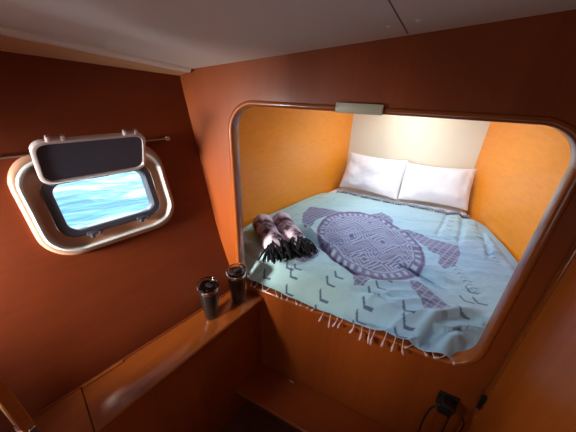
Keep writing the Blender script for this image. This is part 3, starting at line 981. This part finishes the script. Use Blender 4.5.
# ------------------------------------------------------------------ rolled throws
def tie_dye():
    m = bpy.data.materials.new('mottled mauve knit'); m.use_nodes = True
    nt = m.node_tree; N = nt.nodes; L = nt.links; b = N['Principled BSDF']
    tc = N.new('ShaderNodeTexCoord'); n1 = N.new('ShaderNodeTexNoise'); n1.inputs['Scale'].default_value = 11; n1.inputs['Detail'].default_value = 2
    L.new(tc.outputs['Object'], n1.inputs['Vector'])
    r = N.new('ShaderNodeValToRGB'); e = r.color_ramp.elements
    e[0].position = .36; e[0].color = (.045, .020, .025, 1); e[1].position = .54; e[1].color = (.66, .54, .62, 1)
    x = e.new(.42); x.color = (.26, .17, .22, 1)
    L.new(n1.outputs['Fac'], r.inputs[0]); L.new(r.outputs[0], b.inputs['Base Color']); b.inputs['Roughness'].default_value = .9
    n2 = N.new('ShaderNodeTexNoise'); n2.inputs['Scale'].default_value = 160; L.new(tc.outputs['Object'], n2.inputs['Vector'])
    bp = N.new('ShaderNodeBump'); bp.inputs['Strength'].default_value = .6; bp.inputs['Distance'].default_value = .003
    L.new(n2.outputs['Fac'], bp.inputs['Height']); L.new(bp.outputs['Normal'], b.inputs['Normal'])
    return m
TD = tie_dye()
def throw_roll(a, b_, rad, label, seed, dark=0.0):
    a = Vector(a); b_ = Vector(b_)
    t_ = thing('rolled_throw', (a + b_) / 2 - Vector((0, 0, rad)), label, 'throw', 'rolled throws on the bed')
    base = t_.location.copy(); ax = (b_ - a).normalized(); L_ = (b_ - a).length
    up = Vector((0, 0, 1)); sd = ax.cross(up).normalized(); up = sd.cross(ax)
    bm = bmesh.new(); secs = []; n = 44
    for i in range(n + 1):
        s = i / n
        rr = rad * (1 + .06 * math.sin(s * 7 + seed) + .03 * math.sin(s * 19 + seed)) * (1 - .10 * (1 - min(1, s / .06)) - .28 * max(0, (s - .85) / .15))
        sec = []
        for k in range(36):
            th = 2 * PI * k / 36
            lip = .10 * max(0, 1 - abs(((th - 1.1) % (2 * PI)) - 0) / 1.4)      # the free edge of the rolled cloth
            r_ = rr * (1 + lip + .035 * noise.noise(Vector((math.cos(th) * 2, math.sin(th) * 2, s * 9 + seed))))
            z = math.sin(th); z = z * .82 if z < 0 else z * .95
            sec.append(a + ax * L_ * s + sd * r_ * math.cos(th) * 1.08 + up * r_ * z)
        secs.append(sec)
    vr = loft(bm, secs)
    for ring, sg in ((vr[0], -1), (vr[-1], 1)):      # rolled ends: stepped inward spiral
        prev = ring; cc = sum((v.co for v in ring), Vector()) / len(ring)
        for k_, (f_, dpt) in enumerate(((.80, .006), (.74, -.004), (.52, .004), (.46, -.006), (.2, .0))):
            cur = [bm.verts.new(cc + (v.co - cc) * f_ + ax * sg * dpt) for v in ring]
            for i in range(len(cur)):
                bm.faces.new((prev[i], prev[(i + 1) % len(cur)], cur[(i + 1) % len(cur)], cur[i]))
            prev = cur
        bm.faces.new(prev)
    mk('rolled_cloth', bm, TD, t_, base=base, angle=70)
    # black yarn fringe spilling from the near end
    bm = bmesh.new(); rnd = random.Random(seed * 10)
    for i in range(130):
        th = rnd.uniform(0, 2 * PI); q = math.sqrt(rnd.random())
        st_ = b_ - ax * .035 + sd * rad * q * math.cos(th) * 1.0 + up * rad * q * math.sin(th) * .85
        if rnd.random() < .35: st_ = b_ - ax * rnd.uniform(.01, .05) + (sd * math.cos(th) * 1.02 + up * abs(math.sin(th)) * 1.0) * rad
        ln = rnd.uniform(.04, .115)
        dv = (ax + sd * rnd.uniform(-1.1, 1.1) + up * rnd.uniform(-.3, .5)).normalized()
        m1 = st_ + dv * ln * .5; e1_ = st_ + dv * ln; 
        zf = BZ + .006 + rnd.uniform(0, .03)
        e1_.z = max(min(e1_.z, zf + .02), zf - .02 if e1_.y > 1.15 else zf - .05); m1.z = max(m1.z, BZ + .006)
        tube(bm, bez([st_, m1, e1_], 5), [.0035, .0040, .0045, .0045, .0050, .0025], 5)
    fr = mk('yarn_fringe', bm, M['blackfringe'], t_, base=base, angle=180); fr['kind'] = 'stuff'
    return t_
throw_roll((-.900, 1.440, -.870), (-.608, 1.165, -.875), .066, 'rolled mottled mauve throw with black fringe, nearer the left berth wall', 1)
throw_roll((-.798, 1.548, -.870), (-.515, 1.262, -.875), .064, 'rolled mottled mauve throw with black fringe, nearer the printed turtle', 2)

# ------------------------------------------------------------------ sky light through hatch and portlight, an aft portlight lamp and two added lamps
w = bpy.data.worlds.new('sky'); scene.world = w; w.use_nodes = True
nt = w.node_tree; bg = nt.nodes['Background']
SKY = 11.5
tc = nt.nodes.new('ShaderNodeTexCoord'); sx = nt.nodes.new('ShaderNodeSeparateXYZ'); rp = nt.nodes.new('ShaderNodeValToRGB')
nt.links.new(tc.outputs['Generated'], sx.inputs[0]); nt.links.new(sx.outputs['Z'], rp.inputs[0])
rp.color_ramp.elements[0].position = 0; rp.color_ramp.elements[0].color = (.80, .90, 1, 1)
rp.color_ramp.elements[1].position = .9; rp.color_ramp.elements[1].color = (.55, .78, 1, 1)
nt.links.new(rp.outputs[0], bg.inputs['Color']); bg.inputs['Strength'].default_value = SKY

def area(name, loc, aim, sx_, sy_, power, col=(1, 1, 1), portal=False):
    l = bpy.data.lights.new(name, 'AREA'); l.shape = 'RECTANGLE'; l.size = sx_; l.size_y = sy_
    l.energy = power; l.color = col
    if portal: l.cycles.is_portal = True
    o = bpy.data.objects.new(name, l); C.objects.link(o); o.location = loc
    d = Vector(aim) - Vector(loc)
    o.rotation_euler = d.to_track_quat('-Z', 'Y').to_euler()
    return o
LIGHTS = [
    area('portal_hatch', (-.08, 2.075, ZT + .11), (-.08, 2.075, -1), .58, .63, 1, portal=True),
    area('portal_window', hp(.56, -.42, -.055), hp(.56, -.42, 1), .34, .22, 1, portal=True),
    area('added_berth_glow', (-.10, 2.62, ZT - .03), (-.10, 2.75, -1), .10, .06, 2.6, (1, .84, .62)),  # added unseen lamp for the warm glow on the berth end wall
    area('aft_portlight', (-1.28, -.50, -.30), (-.82, 1, -.70), .34, .20, 10.5, (1, .97, .93)),
    area('saloon_daylight_fill', (.0, REAR + .05, -.75), (-.1, .6, .1), .7, .8, 4.2, (1, .96, .92)),  # added fill lamp that brightens cabin and headliner; the rear wall is closed
]
LIGHTS[3].data.spread = math.radians(66)
# body of the added berth ceiling lamp, out of view
bm = bmesh.new(); lathe(bm, [(.085, 0), (.085, -.02), (.075, -.024), (.070, -.020)], 32, Matrix.Translation((-.10, 2.62, ZT - .0005)))
mk('added_lamp_body', bm, M['linermetal'], bpy.data.objects['ceiling_berth'])

# ------------------------------------------------------------------ camera
cd = bpy.data.cameras.new('camera'); cam = bpy.data.objects.new('camera', cd); C.objects.link(cam)
cd.sensor_width = 36; cd.sensor_fit = 'HORIZONTAL'; cd.lens = 36 * F / 576; cd.clip_start = .01
R3 = Matrix((M3.col[0], -M3.col[1], -M3.col[2])).transposed()
cam.matrix_world = R3.to_4x4()
cam.location = (0, 0, 0)
scene.camera = cam

# ------------------------------------------------------------------ final pass: origins, scale to metres, floor at z = 0
done = set()
for o in [x for x in bpy.data.objects if x.type == 'MESH' and x.parent is None and x.location.length == 0]:
    me = o.data; co = [v.co for v in me.vertices]
    c = Vector(((min(v.x for v in co) + max(v.x for v in co)) / 2, (min(v.y for v in co) + max(v.y for v in co)) / 2, min(v.z for v in co)))
    me.transform(Matrix.Translation(-c)); o.location = c
    for ch in [x for x in bpy.data.objects if x.parent == o]: ch.location = -c
for o in bpy.data.objects:
    if o.parent is None: o.location = (o.location + EYE) * S
    else: o.location = o.location * S
    if o.type == 'MESH' and o.data.name not in done:
        done.add(o.data.name); o.data.transform(Matrix.Scale(S, 4))
    if o.type == 'LIGHT': o.data.size *= S; o.data.size_y *= S
    for md in o.modifiers:
        if md.type == 'SOLIDIFY': md.thickness *= S
scene.view_settings.view_transform = 'Standard'
scene.view_settings.look = 'None'
scene.view_settings.gamma = 1
scene.view_settings.exposure = 0
